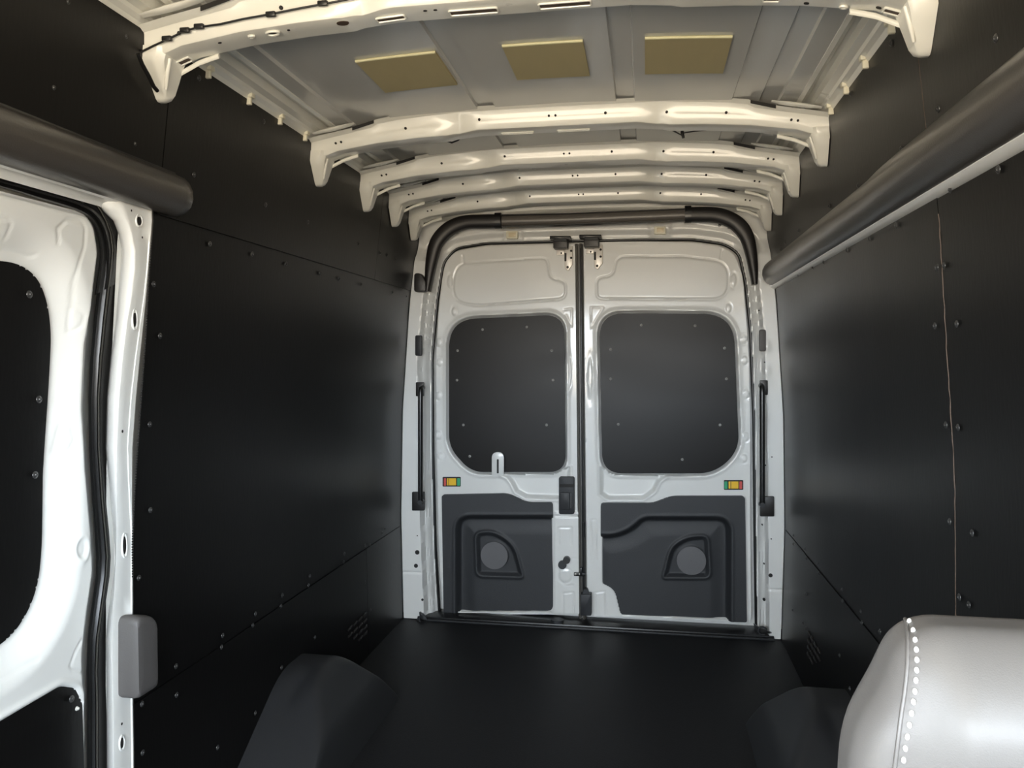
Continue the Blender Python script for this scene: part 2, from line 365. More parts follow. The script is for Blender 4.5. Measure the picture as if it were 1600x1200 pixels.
def make_bow(yc, legs=True, sc=1.0, dz=0):
    root = None; xs = np.unique(np.concatenate([np.linspace(-.80, .80, 81), [-.305, .305, -.57, .57]]))
    G = []
    for x in xs:
        t = np.interp(abs(x), TX, TZ)+dz; bt = np.interp(abs(x), BX, BZ)+dz
        wob = .0015*math.sin(x*23+yc*9); notch = .012*math.exp(-((abs(x)-.30)/.03)**2)
        G.append([(x, yc-.070+wob, t+.008), (x, yc-.058+wob, t+.002), (x, yc-.051, t), (x, yc-.049, t-.003), (x, yc-.045+notch*.6, (t+bt)/2), (x, yc-.041+notch, bt+.005), (x, yc-.038+notch, bt+.001), (x, yc-.034+notch, bt),
                  (x, yc, bt), (x, yc+.032, bt+.001), (x, yc+.036, bt+.004), (x, yc+.046, t-.003), (x, yc+.052, t), (x, yc+.070, t+.008)])
    o = MB().grid(G).build('roof_bow', 'bow', ceil, .55)
    # bolt holes in the front face and the bottom face
    b = MB()
    for x in (-.70, -.682, -.47, -.235, -.02, .0, .15, .33, .50, .682, .70):
        t = np.interp(abs(x), TX, TZ)+dz; bt = np.interp(abs(x), BX, BZ)+dz; z = (t+bt)/2+.002
        for cx, cy, cz, ay in ((x, yc-.0475+.012*.6*math.exp(-((abs(x)-.30)/.03)**2), z, 0),):
            b.tube([(cx, cy-.001, cz), (cx, cy+.01, cz)], .0036 if abs(abs(x)-.69) < .02 or abs(x) < .03 else .0042, 8)
    b.build('bolt_holes', 'hole', o)
    if legs:
        for s in (-1, 1):
            secs = []
            for z, ya, yb, th in ((1.905, -.050, .052, .050), (1.875, -.048, .046, .044), (1.850, -.026, .046, .036), (1.825, -.004, .042, .030), (1.812, .008, .036, .024), (1.807, .016, .030, .016)):
                z = z+dz; xo = wx(z)-.0045; xi = xo-th
                xo = -s*-xo; xi = -s*-xi
                c = (ya+yb)/2; h = (yb-ya)/2
                secs.append([(xi, yc+c+h*.72, z), (xi, yc+c-h*.72, z), (xi+(xo-xi)*.3, yc+c-h, z), (xo, yc+c-h, z), (xo, yc+c+h, z), (xi+(xo-xi)*.3, yc+c+h, z)])
            lg = MB().grid(secs, closev=True, capu=True).build('leg', 'bow', o, .7)
            # pressed recess bead down the leg
            xx = lambda z, th: s*(wx(z)-.0045-th-.001)
            b = MB(); b.tube([(xx(1.885, .046), yc-.020, 1.885), (xx(1.85, .037), yc-.012, 1.85), (xx(1.825, .032), yc-.004, 1.825)], [.004, .005, .003], 8).build('leg_bead', 'bow', o, 1)
            bb = MB(); G3 = []
            for k in range(9):
                x = .755-.017*k; tp_ = np.interp(x, TX, TZ)+dz
                G3.append([(s*x, yc-.092+.012*math.cos(a), tp_+.010+.006*math.sin(a)*math.sin(math.pi*(k+.6)/9.2)) for a in np.linspace(0, 2*math.pi, 11)[:-1]])
            MB().grid(G3, closev=True, capu=True).build('upper_lip', 'bow', o, 1)
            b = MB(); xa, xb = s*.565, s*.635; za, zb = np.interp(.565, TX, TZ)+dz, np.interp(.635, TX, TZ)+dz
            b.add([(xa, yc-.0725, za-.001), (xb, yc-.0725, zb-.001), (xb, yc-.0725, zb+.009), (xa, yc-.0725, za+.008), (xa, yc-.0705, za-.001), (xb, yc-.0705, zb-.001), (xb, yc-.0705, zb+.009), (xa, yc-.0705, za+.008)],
                  [(0, 1, 2, 3), (4, 7, 6, 5), (0, 4, 5, 1), (1, 5, 6, 2), (2, 6, 7, 3), (3, 7, 4, 0)]); b.build('gap_shade_plate', 'hole', o)  # dark plate standing in for the shade between bow flange and roof
            bb = MB(); G2 = []
            for k in range(6):     # folded lower lip running from leg to the bow underside
                x = .775-.024*k; bt = np.interp(x, BX, BZ)+dz
                G2.append([(s*x, yc+.034+.004*math.cos(a), bt-.003+.006*math.sin(a)-.012*max(0, 1-k/5)) for a in np.linspace(0, 2*math.pi, 9)[:-1]])
            bb.grid(G2, closev=True, capu=True).build('lower_lip', 'bow', o, 1)
    return o
bows = {}
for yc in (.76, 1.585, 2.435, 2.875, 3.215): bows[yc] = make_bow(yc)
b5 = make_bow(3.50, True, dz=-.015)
# slots, oval holes and recesses in the underside of the nearest bow (photo: large openings)
fb = bows[1.585]
def under(px, py): # point on underside / front of nearest bow
    p = onZ(px, py, 1.94)
    for _ in range(10): p = onZ(px, py, float(np.interp(abs(p[0]), BX, BZ)))
    return p
def slot(parent, x0, x1, yc, w, m='hole', rim=True, name='slot'):
    n = 8; b = MB(); r = MB(); top = []; 
    lp = fillet([(x0, yc-w/2), (x1, yc-w/2), (x1, yc+w/2), (x0, yc+w/2)], w*.2, 3)
    f0 = lambda u, v: (u, v, float(np.interp(abs(u), BX, BZ))-.0012); f1 = lambda u, v: (u, v, float(np.interp(abs(u), BX, BZ))+.004)
    b.prism(lp, f0, f1).build(name, m, parent)
    if rim: r.tube([(u, v, float(np.interp(abs(u), BX, BZ))-.0015) for u, v in lp+[lp[0]]], .0022, 6, False).build('slot_rim', 'bow', parent, 1)
for a, bq, w in (((580, 20), (627, 17), .018), ((697, 10), (775, 8), .022), ((840, 2), (923, 1), .022), ((1190, 6), (1215, 8), .012)):
    p, q = under(*a), under(*bq); slot(fb, p[0], q[0], 1.588, w, 'holebrown')
def oval(px, py, rx, ry, m='holebrown', rim=True):
    p = under(px, py); p[1] = min(max(p[1], 1.57), 1.607); lp = [(p[0]+rx*math.cos(a), p[1]+ry*math.sin(a)) for a in np.linspace(0, 2*math.pi, 17)[:-1]]
    f0 = lambda u, v: (u, v, float(np.interp(abs(u), BX, BZ))-.0012); f1 = lambda u, v: (u, v, float(np.interp(abs(u), BX, BZ))+.004)
    MB().prism(lp, f0, f1).build('access_hole', m, fb)
    if rim: MB().tube([(u, v, float(np.interp(abs(u), BX, BZ))-.0015) for u, v in lp+[lp[0]]], .003, 6, False).build('hole_rim', 'bow', fb, 1)
oval(422, 47, .014, .009, 'hole'); oval(532, 32, .013, .010, 'holebrown', False); oval(388, 52, .006, .004, 'hole', True); oval(448, 44, .003, .003, 'hole', False); oval(340, 64, .004, .003, 'hole', False)
oval(664, 16, .004, .003, 'hole', False); oval(680, 15, .004, .003, 'hole', False); oval(1260, 5, .005, .004, 'hole', False); oval(1318, 10, .006, .004, 'hole', True); oval(1373, 12, .005, .004, 'hole', False)
slot(fb, -.742, -.712, 1.60, .018, 'holebrown'); slot(fb, .712, .742, 1.60, .018, 'holebrown')
# edge beads under all other bows: slots visible below bow 2
for x0, x1 in ((-.175, -.075), (.0, .10)): slot(bows[2.435], x0, x1, 2.445, .012, 'holebrown')
# rear header beam between last bow and door frame
G = [[(x, y, z-.03*(abs(x)/.75)**2.2) for y, z in ((3.40, 2.03), (3.44, 2.02), (3.50, 2.012), (3.545, 2.008), (3.56, 1.992), (3.575, 1.975), (3.60, 1.972), (3.61, 1.958), (3.595, 1.945), (3.60, 1.930), (3.62, 1.92), (3.64, 1.92))] for x in np.linspace(-.79, .79, 60)]
MB().grid(G).build('rear_header', 'bow', ceil, .7)
for x0, x1 in ((-.21, -.165), (.19, .225)):
    b = MB(); b.box(x0, x1, 3.552, 3.562, 1.968, 1.990); bevel(b.build('header_bridge', 'bow', ceil), .003)
# foam damping pads glued to the roof
padspecs = [(-.453, -.245, 'left of the three tan foam pads stuck to the roof, beside the left ribs', ), (-.077, .120, 'middle of the three tan foam pads stuck to the roof, left of the central rib'), (.267, .468, 'right of the three tan foam pads stuck to the roof, with small pale nicks')]
for x0, x1, lb in padspecs:
    t = thing('damping_pad', lb, 'foam pad', 'tan damping pads on the roof panel')
    G = []
    yA, yB = 1.915, 2.145
    for y in np.linspace(yA, yB, 6): G.append([(x, y, float(roofd(np.array(x), np.array(y)))-.006) for x in np.linspace(x0, x1, 6)])
    G2 = [[(p[0], p[1], p[2]+.008) for p in r_] for r_ in G]
    b = MB(); b.grid(G); b.grid(G2)
    for A, B in ((G[0], G2[0]), (G[-1], G2[-1]), ([r_[0] for r_ in G], [r_[0] for r_ in G2]), ([r_[-1] for r_ in G], [r_[-1] for r_ in G2])): b.grid([A, B])
    b.build('foam_sheet', 'foam', t)
    z = lambda x: float(roofd(np.array(x), np.array(yA)))
    MB().tube([(x, yA-.001, z(x)-.004) for x in np.linspace(x0, x1, 7)], .0035, 6).build('cut_edge', 'foamedge', t, 1)

# wiring along the nearest bow and cable tails
def front_pt(px, py, yc=1.585): # on the sloping front face of the nearest bow
    y = yc-.052; p = onY(px, py, y); return (p[0], y-.001, p[2])
t = thing('wiring_loom', 'thin black cable taped along the nearest roof bow at upper left', 'cable')
px_ = [(216, 84), (240, 72), (262, 62), (290, 48), (315, 42), (345, 38), (380, 30), (425, 22), (470, 13), (520, 4), (560, -4), (640, -16)]
pts = [front_pt(a, b_+0) for a, b_ in px_]
MB().tube(pts, .0022, 8).build('cable', 'rubber', t, 1)
tail = [onW(a, b_, -1, .03+.0*i) for i, (a, b_) in enumerate([(216, 84), (222, 100), (232, 118), (240, 135), (246, 142)])]
MB().tube(tail, .0045, 8).build('cable_tail', 'rubber', t, 1)
for i, (a, b_) in enumerate([(262, 61), (290, 48), (312, 42), (424, 23), (505, 6)]):
    p = np.array(front_pt(a, b_)); b = MB(); b.box(p[0]-.011, p[0]+.011, p[1]-.006, p[1]+.004, p[2]-.0055, p[2]+.0055); bevel(b.build('tape_wrap', 'rubber', t), .003)
for (cx_, cy_), pl, lb in [((693, 213), [(693, 214), (697, 220), (706, 223), (716, 219), (724, 210)], 'small black round grommet with cable loop behind second roof bow, left side'),
                          ((1064, 196), [(1036, 198), (1052, 204), (1066, 212), (1066, 197)], 'small black round grommet with forked cable hanging behind second roof bow, right side')]:
    t = thing('cable_grommet', lb, 'cable clip', 'cable grommets behind the second bow')
    zz = 1.965; p = onY(cx_, cy_, 2.56)
    b = MB(); b.tube([(p[0], p[1], p[2]+.003), (p[0], p[1], p[2]-.003)], .021, 16); b.tube([(p[0], p[1], p[2]+.07), (p[0], p[1], p[2])], .006, 8); b.build('grommet', 'rubber', t, .6)
    MB().tube([onY(a, b_, 2.56) for a, b_ in pl], .003, 8).build('cable', 'rubber', t, 1)
    if cx_ > 900:
        MB().tube([onY(a, b_, 2.56) for a, b_ in [(1067, 208), (1085, 205), (1110, 203), (1128, 201)]], .002, 8).build('cable', 'rubber', t, 1)
        MB().tube([onY(a, b_, 2.56) for a, b_ in [(1066, 200), (1066, 208), (1068, 216)]], [.004, .006, .004], 8).build('plug', 'rubber', t, 1)
for cx_, cy_ in ((738, 202), (1010, 191)):
    p = onY(cx_, cy_, 2.485); b = MB(); b.box(p[0]-.024, p[0]+.024, p[1]-.01, p[1]+.01, p[2]-.008, p[2]+.008); bevel(b.build('connector', 'clip', bows[2.435]), .003)

# ---------------------------------------------------------------- long padded covers along both walls
def side_cover(s, y0, y1, label):
    t = thing('side_cover', label, 'cover', 'long black side covers')
    prof = [(.000, 1.662), (.012, 1.664), (.026, 1.660), (.040, 1.648), (.050, 1.630), (.054, 1.610), (.050, 1.592), (.038, 1.578), (.022, 1.571), (.008, 1.570), (.000, 1.574)]
    ys = [y0, y0+.004, y0+.012]+list(np.linspace(y0+.04, y1-.04, 40))+[y1-.012, y1-.004, y1]
    G = []
    for i, y in enumerate(ys):
        e_ = min(i, len(ys)-1-i); k = (.55, .85, .96)[e_] if e_ < 3 else 1
        bul = 1+(.10 if (s > 0 and y < 1.85) else 0)*1
        if s > 0: bul = 1+.12*float(sst(np.array(-y), -2.0, -1.8))
        G.append([(s*(wx(z)-.004-o*k*bul), y, 1.617+(z-1.617)*(k*.5+.5)*((1.17 if s > 0 else 1) if z < 1.62 else bul)) for o, z in prof])
    MB().grid(G, closev=True, capu=True).build('cover_shell', 'cover', t, 1.0)
    G = [[(s*(wx(z)-.003-o), y, z) for o, z in ((.0, 1.672), (.006, 1.672), (.012, 1.660), (.0, 1.656))] for y in (y0+.02, y1-.02)]
    MB().grid(G, closev=True, capu=True).build('fixing_flange', 'gloss', t, .5)
    return t
side_cover(1, -.6, 3.57, 'long black rounded cover running along the right wall')
side_cover(-1, -.6, 1.705, 'black rounded cover above the sliding door on the left wall')

# ================================================================== rear doors and frame
YD = 3.70
def PX(pts): return xz(pts, YD)
LDp = [(694, 960), (688, 900), (685, 800), (682, 650), (682, 545), (686, 480), (692, 425), (700, 402), (716, 391), (760, 385), (860, 382), (899, 381), (900, 500), (903, 700), (907, 960)]
RDp = [(912, 379), (1000, 377), (1080, 379), (1125, 385), (1147, 397), (1160, 430), (1166, 500), (1170, 560), (1172, 650), (1172, 800), (1174, 970), (918, 962), (915, 700)]
LD = fillet(PX(LDp), .02, 3); RD = fillet(PX(RDp), .02, 3)
LW = fillet(PX([(700, 498), (882, 490), (884, 739), (735, 739), (700, 700)]), [.13, .09, .075, .06, .06], 9)
RW = fillet(PX([(935, 488), (1147, 489), (1156, 705), (1117, 741), (940, 741)]), [.11, .13, .07, .07, .09], 9)
LT = fillet(PX([(692, 772), (795, 770), (824, 784), (864, 784), (866, 900), (866, 957), (695, 957)]), [.012, .03, .03, .012, .01, .03, .008], 6)
RT = fillet(PX([(939, 785), (1020, 785), (1048, 774), (1163, 774), (1166, 970), (968, 963), (958, 922), (939, 914)]), [.012, .03, .03, .015, .008, .02, .04, .012], 6)
LE = fillet(PX([(710, 470), (707, 440), (716, 412), (855, 403), (860, 436), (884, 438), (884, 467), (740, 478)]), [.05, .06, .05, .03, .03, .035, .035, .05], 6)
RE = fillet(PX([(932, 467), (932, 434), (958, 431), (964, 401), (1070, 401), (1138, 410), (1138, 468)]), [.03, .03, .03, .035, .02, .06, .07], 6)
LP = PX([(783, 736), (786, 744), (795, 751), (801, 764), (814, 775), (830, 779), (885, 779)]); LPo = PX([(783, 742), (793, 746), (800, 756), (806, 769), (822, 778), (890, 780), (890, 730), (783, 730)])
RPo = PX([(938, 730), (938, 772), (950, 780), (1005, 780), (1022, 768), (1030, 752), (1045, 742), (1060, 738), (1060, 730)])
def rect(x0, y0, x1, y1, r=.01, n=5): return fillet(PX([(x0, y0), (x1, y0), (x1, y1), (x0, y1)]), r, n)
def px2(x, y): p = onY(x, y, YD); return p[0], p[2]
def doorfun(win, emb, pocket, grooves, bumps, boxes):
    def f(U, V):
        sw = sdf(U, V, win); d = np.zeros(U.shape)
        d += .006*(1-sst(sw, .010, .030)); d -= .034*(1-sst(sw, -.004, .010))
        se = sdf(U, V, emb); d -= .003*groove(se, .0035); d += .002*(1-sst(se, -.01, .0))
        sp_ = sdf(U, V, pocket); inp = (1-sst(sp_, -.016, .004)); d = np.where(sw > .008, d-.022*inp, d); d += .004*groove(sp_-.006, .006)*(sw > .012)
        for g_, a, w in grooves: d -= a*groove(ldist(U, V, g_), w)
        for (bx, bz), rx, rz, h in bumps:
            q = np.sqrt(((U-bx)/rx)**2+((V-bz)/rz)**2); d += h*(1-sst(q, .65, 1.15)); d -= .4*h*groove((q-1.2)*rx, .003)
        d = d-.03*(1-sst(sdf(U, V, LT if win is LW else RT), -.014, -.006))
        for bo, h, w in boxes: sb = sdf(U, V, bo); d += h*(1-sst(sb, -w, w))
        return d
    return f
def P3(u, v, d): return u, YD-d, v
def bump(x, y, r=.014, rz=.02, h=.004): return (px2(x, y), r, rz, h)
lf = doorfun(LW, LE, LPo,
    [(PX([(873, 850), (873, 824), (893, 824), (893, 850)]), .0025, .003), (PX([(880, 958), (880, 927), (896, 925), (897, 958)]), .003, .003), (PX([(873, 888), (874, 905), (884, 915), (895, 914)]), .002, .003),
     (PX([(893, 872), (907, 872)]), .002, .002), (PX([(868, 806), (905, 806)]), .005, .004), (PX([(882, 484), (893, 482), (893, 510), (884, 492)]), .003, .003), (PX([(723, 400), (724, 411)]), .003, .004)],
    [bump(687, 535), bump(687, 566), bump(686, 618), bump(686, 680), bump(689, 713, .015, .018), bump(703, 440, .012, .03, .003), bump(710, 487, .012, .02, .003), bump(888, 582, .015, .08, -.005), bump(883, 899, .03, .03, .003)],
    [(rect(866, 800, 907, 960, .01), .004, .004)])
rf = doorfun(RW, RE, RPo,
    [(PX([(925, 875), (924, 812), (931, 812), (932, 875)]), .003, .003), (PX([(930, 960), (930, 926), (946, 924), (947, 960)]), .003, .003), (PX([(923, 480), (943, 480), (924, 512), (923, 480)]), .003, .003), (PX([(1128, 391), (1126, 404)]), .003, .004)],
    [bump(1162, 530), bump(1163, 563), bump(1165, 615), bump(1165, 682), bump(1162, 716, .015, .018), bump(1146, 438, .012, .03, .003), bump(1138, 482, .012, .02, .003), bump(922, 590, .012, .09, .004)],
    [])
door_info = []
for nm, fn, out, win, lb in (('door_1', lf, LD, LW, 'left rear cargo door with white inner shell and blacked-out window'), ('door_2', rf, RD, RW, 'right rear cargo door with white inner shell and blacked-out window')):
    d = thing(nm, lb, None, kind='structure')
    us = [p[0] for p in out]; vs = [p[1] for p in out]
    hfield('inner_shell', 'white', d, min(us)-.01, max(us)+.01, min(vs)-.01, max(vs)+.01, .0045, fn, out, .045, P3, 1.0)
    # window blanking board
    c = np.mean(np.array(win), 0); small = [tuple(c+(np.array(p)-c)*.992) for p in win]
    wp = slabY('window_panel', small, YD+.012, YD+.02, 'wboard', d)
    door_info.append((d, wp))
(dl, wpl), (dr, wpr) = door_info
for px, py in [(754, 515), (823, 511), (715, 548), (862, 548), (714, 594), (864, 594), (724, 664), (854, 664), (734, 713)]: p = onY(px, py, YD+.010); screw(wpl, p, (0, -1, 0), .0052, m='wscrew', h=.8)
for px, py in [(1002, 508), (1086, 509), (954, 546), (1132, 544), (954, 592), (1135, 592), (966, 663), (1125, 664), (1066, 718)]: p = onY(px, py, YD+.010); screw(wpr, p, (0, -1, 0), .0052, m='wscrew', h=.8)
# trim panels with recessed field, shadow groove and speaker pod
def trimfun(inner, spk, cen, rad):
    def f(U, V):
        si = sdf(U, V, inner); ss = sdf(U, V, spk); d = .024+0*U
        d -= .036*(1-sst(si, -.026, .002)); d += .002*groove(si-.006, .006); d += .008*(1-sst(si, -.10, -.03))
        d -= .004*(1-sst(ss, -.004, .012)); d += .009*groove(ss, .008); d -= .008*(1-sst(ss, -.022, -.008))
        q = np.sqrt((U-cen[0])**2+(V-cen[1])**2); d += .004*(1-sst(q, rad-.006, rad+.004))
        return d
    return f
LI = fillet(PX([(713, 1000), (713, 804), (900, 804), (900, 1000)]), [0, .07, .0, 0], 8)
RI = fillet(PX([(920, 833), (960, 834), (985, 824), (1004, 806), (1142, 806), (1142, 1010), (920, 1010)]), [0, .04, .04, .03, .07, 0, 0], 8)
LS = fillet(PX([(745, 900), (743, 833), (770, 830), (803, 850), (817, 902)]), [.03, .03, .04, .06, .015], 7)
RS = fillet(PX([(1036, 903), (1048, 855), (1072, 839), (1106, 837), (1110, 903)]), [.015, .06, .04, .03, .03], 7)
for d, out, inn, spk, cen in ((dl, LT, LI, LS, px2(773, 867)), (dr, RT, RI, RS, px2(1080, 875))):
    us = [p[0] for p in out]; vs = [p[1] for p in out]
    tp = hfield('trim_panel', 'trim', d, min(us)-.01, max(us)+.01, min(vs)-.01, max(vs)+.01, .004, trimfun(inn, spk, cen, .066), out, .02, P3, 1.2)
    G = [[(cen[0]+r_*math.cos(a), YD-.0145-.004*(1-(r_/.066)**2), cen[1]+r_*math.sin(a)) for a in np.linspace(0, 2*math.pi, 33)[:-1]] for r_ in (.066, .064, .045, .02, .001)]
    MB().grid(G, closev=True).build('speaker_mesh', 'mesh', tp, 1)
# light strips of shell showing below the trim
for d, a, b_ in ((dl, (716, 956.5), (862, 957)), (dr, (1050, 966), (1138, 969))):
    p, q = onY(*a, YD-.03), onY(*b_, YD-.03); MB().tube([p, q], .004, 6).build('lower_edge', 'white', d, 1)
# stickers
def sticker(d, x0, y0, x1, y1, order):
    s = slabY('indicator_sticker', rect(x0, y0, x1, y1, .003, 2), YD-.006, YD-.001, 'hole', d)
    w = x1-x0; cuts = ((.08, .20), (.25, .76), (.82, .98)) if order[0] == 'red' else ((.02, .18), (.24, .75), (.80, .94))
    for (a, b_), c_ in zip(cuts, order): slabY('colour_field', rect(x0+w*a, y0+2, x0+w*b_, y1-(1.5 if c_ != 'yellow' else 2), .001, 1), YD-.0085, YD-.006, c_, s)
    slabY('fold_line', rect(x0+w*.34, y0+2, x0+w*.37, y1-2, 0, 1), YD-.0092, YD-.0083, 'holebrown', s)
sticker(dl, 692, 745, 720, 760, ('red', 'yellow', 'green')); sticker(dr, 1131, 750, 1161, 765, ('green', 'yellow', 'red'))
# latch handle on the left door
h_ = slabY('latch_handle', rect(874, 744, 898, 802, .01), YD-.026, YD-.0, 'trim', dl, .003)
slabY('finger_slot', rect(875, 755, 897, 760, .001, 1), YD-.0275, YD-.02, 'hole', h_)
slabY('lever', rect(876, 768, 891, 795, .006), YD-.034, YD-.02, 'trim2', h_, .003)
slabY('lever_rib', rect(892, 769, 894, 792, .001, 1), YD-.030, YD-.02, 'gloss', h_)
# lock cylinder
a, b_ = onY(878, 884, YD-.03), onY(885, 876, YD-.03)
MB().tube([(a[0], YD-.0, a[2]), (a[0], YD-.018, a[2])], .020, 16).build('lock_knob', 'trim', dl, .6)
MB().tube([(b_[0], YD-.0, b_[2]), (b_[0], YD-.026, b_[2])], .017, 16).build('lock_knob', 'gloss', dl, .6)
# white tab standing in front of the left window
tb = fillet(PX([(769, 742), (769, 706), (788, 706), (788, 742)]), [0, .028, .028, 0], 8)
tt = slabY('window_tab', tb, YD-.012, YD-.002, 'white', dl, .002); slabY('tab_slot', rect(777, 717, 780, 739, .003), YD-.0125, YD-.010, 'hole', tt)
# centre seal, locking rod and bolt box between the doors
p0, p1 = onY(904.5, 381, YD), onY(910, 960, YD)
b = MB(); G = []
for z in np.linspace(.01, p0[2], 40):
    t_ = (z-p1[2])/(p0[2]-p1[2]); x = p1[0]+(p0[0]-p1[0])*t_
    G.append([(x-.018, YD-.0, z), (x-.012, YD-.008, z), (x-.006, YD-.006, z), (x-.004, YD+.006, z), (x+.002, YD+.006, z), (x+.004, YD-.012, z), (x+.010, YD-.015, z), (x+.016, YD-.008, z), (x+.018, YD+.01, z)])
b.grid(G).build('centre_seal', 'greyseal', dr, .8)
def rodx(z): t_ = (z-p1[2])/(p0[2]-p1[2]); return p1[0]+(p0[0]-p1[0])*t_+.009
MB().tube([(rodx(z), YD-.018, z) for z in np.linspace(.10, .62, 12)]+[(rodx(z), YD-.018, z) for z in np.linspace(.66, 1.76, 12)], [.006]*12+[.0045]*12, 8).build('locking_rod', 'rubber', dr, 1)
z0 = onY(914, 826, YD)[2]; MB().tube([(rodx(z0)+.002, YD-.018, z0-.035), (rodx(z0)+.002, YD-.018, z0+.035)], .009, 10).build('rod_sleeve', 'rubber', dr, .6)
bx = slabY('bolt_box', rect(908, 924, 925, 957, .005), YD-.05, YD-.004, 'trim', dr, .004); slabY('box_cap', fillet(PX([(911, 925), (913, 917), (918, 917), (921, 925)]), .004, 3), YD-.042, YD-.01, 'trim', dr)
p = onY(906, 898, YD-.02); b = MB(); b.box(p[0]-.028, p[0]+.026, YD-.024, YD-.008, p[2]-.007, p[2]+.009); b.box(p[0]+.0, p[0]+.012, YD-.03, YD-.008, p[2]-.004, p[2]+.036); bevel(b.build('catch_lever', 'rubber', dl), .003)
for px in (899, 906): q = onY(px, 897, YD-.026); screw(dl, q, (0, -1, 0), .004, 'catch_rivet', 'zinc')
# top latches
for d, x0, xs_, pcol in ((dl, (862, 894), (867, 889), (882, 894)), (dr, (907, 941), (914, 937), (928, 941))):
    dy = -2 if d is dr else 0
    lt = slabY('top_latch', rect(xs_[0], 376+dy, xs_[1], 391+dy, .004), YD-.07, YD-.004, 'gloss', d, .003)
    slabY('latch_flange', rect(x0[0], 372.5+dy, x0[1], 377.5+dy, .002), YD-.075, YD-.02, 'rubber', lt, .002)
    slabY('latch_roller', rect(xs_[0]+1, 376+dy, xs_[1]-1, 381+dy, .004), YD-.078, YD-.06, 'trim', lt, .003)
    pp = slabY('latch_plate', fillet(PX([(pcol[0], 391+dy), (pcol[1]+1, 384+dy), (pcol[1]+1, 414+dy), (pcol[0]+6, 424+dy), (pcol[0]+1, 420+dy), (pcol[0], 400+dy)]), .006, 4), YD-.014, YD-.002, 'zinc', d, .002)
    slabY('latch_plate', rect(pcol[0]-12, 391+dy, pcol[0], 399+dy, .004), YD-.012, YD-.002, 'zinc', d, .002)
    for hx, hy, rr in ((pcol[0]+10.5, 392, .0055), (pcol[0]+10.5, 403, .0055), (pcol[0]+5, 417.5, .006), (pcol[0]-5, 395.5, .004)):
        q = onY(hx, hy+dy, YD-.014); MB().tube([(q[0], YD-.016, q[2]), (q[0], YD-.01, q[2])], rr, 10).build('plate_hole', 'hole', pp)
    slabY('plate_slot', rect(pcol[0]+.5, 396+dy, pcol[0]+3.5, 409+dy, .002), YD-.0165, YD-.012, 'hole', pp)

# rear body frame
wre = thing('wall_rear', 'white painted rear door frame and pillars', None, kind='structure')
OPN = fillet(PX([(687, 1000), (680, 850), (676, 700), (675, 560), (683, 470), (693, 410), (712, 388), (760, 380), (905, 376), (1080, 374), (1132, 381), (1155, 396), (1165, 440), (1173, 520), (1178, 650), (1180, 850), (1182, 1010)]), .03, 4)
def frame(U, V):
    s = sdf(U, V, OPN); side = sst(-V, -1.78, -1.70)
    d = .0+.012*sst(s, -.002, .004)+.028*sst(s, .010, .018)+.012*sst(s, .022, .028)+.048*sst(s, .034, .044)
    top = .0+.014*sst(s, -.002, .006)+.02*sst(s, .02, .045)+.03*sst(s, .07, .10)
    d = d*side+top*(1-side)
    d -= .004*groove(V-.225, .004)*(s > .045)*side
    for zc in (1.30, 1.19, .99, .80, .66):
        for sx in (-.775, .80): d += .004*np.exp(-(((U-sx)/.012)**2+((V-zc)/.02)**2))
    for (bx_, bz_) in (px2(802, 369), px2(1031, 362)):
        sb = np.maximum(abs(U-bx_)-.05, abs(V-bz_)-.026); d += .008*(1-sst(sb, -.012, .006))-.012*(1-sst(sb, -.03, -.018))
    return d
outer = [(-wx(z)+.003, z) for z in np.linspace(.004, 1.93, 30)]+[(-.74, 1.965), (-.5, 1.985), (0, 1.99), (.5, 1.985), (.74, 1.965)]+[(wx(z)-.003, z) for z in np.linspace(1.93, .004, 30)]
hfield('door_frame', 'white', wre, -.89, .89, 0, 2.0, .0055, frame, outer, 0, lambda u, v, d: (u, YD+.005-d, v), 1.0, extra=lambda U, V: -sdf(U, V, OPN))
# black gap seal round the doors
lp = [(q[0], max(q[1], .006)) for q in OPN]; lp = lp+[lp[0]]
MB().tube([(u, YD+.001, v) for u, v in lp], .0075, 8).build('door_seal', 'rubber', wre, 1)
MB().box(-.85, .85, 3.745, 3.76, 0, 2.0).build('outer_skin', 'white', wre)
YF = YD+.005-.10
for px, py, r_ in [(652, 863, .011), (650, 884, .010), (660, 937, .006), (652, 837, .003), (1204, 899, .009), (1194, 937, .006), (1194, 881, .003), (1191, 820, .003), (1205, 842, .003), (1206, 714, .003), (1196, 727, .003), (1186, 485, .003), (1195, 566, .003)]:
    p = onY(px, py, YF); MB().tube([(p[0], YF-.0015, p[2]), (p[0], YF+.01, p[2])], r_, 12).build('frame_hole', 'hole', wre)
for x0, y0, x1, y1, m in ((650, 524, 660, 556, 'trim2'), (1186, 515, 1196, 549, 'pad')):
    q = fillet(xz([(x0, y0), (x1, y0), (x1, y1), (x0, y1)], YF), .008, 4); slabY('pillar_plug', q, YF-.016, YF+.004, m, wre, .003)
q = fillet(xz([(650, 428), (660, 428), (668, 440), (668, 457), (650, 457)], YF-.01), .012, 4); slabY('pillar_bracket', q, YF-.045, YF-.002, 'gloss', wre, .005)
for (cx_, cy_) in ((802, 369), (1031, 362)):
    q = rect(cx_-9, cy_-6, cx_+9, cy_+6, .005); o = slabY('light_clip', q, YD-.042, YD-.02, 'clip', wre, .003)
    slabY('clip_window', rect(cx_-5, cy_-3.5, cx_+6, cy_+3.5, .002), YD-.0435, YD-.03, 'clear', o, .001)
    MB().tube([(px2(cx_-8, cy_-5)[0], YD-.043, px2(0, cy_-5)[1]), (px2(cx_+8, cy_-5)[0], YD-.043, px2(0, cy_-5)[1])], .0015, 6).build('clip_wire', 'trim', o)
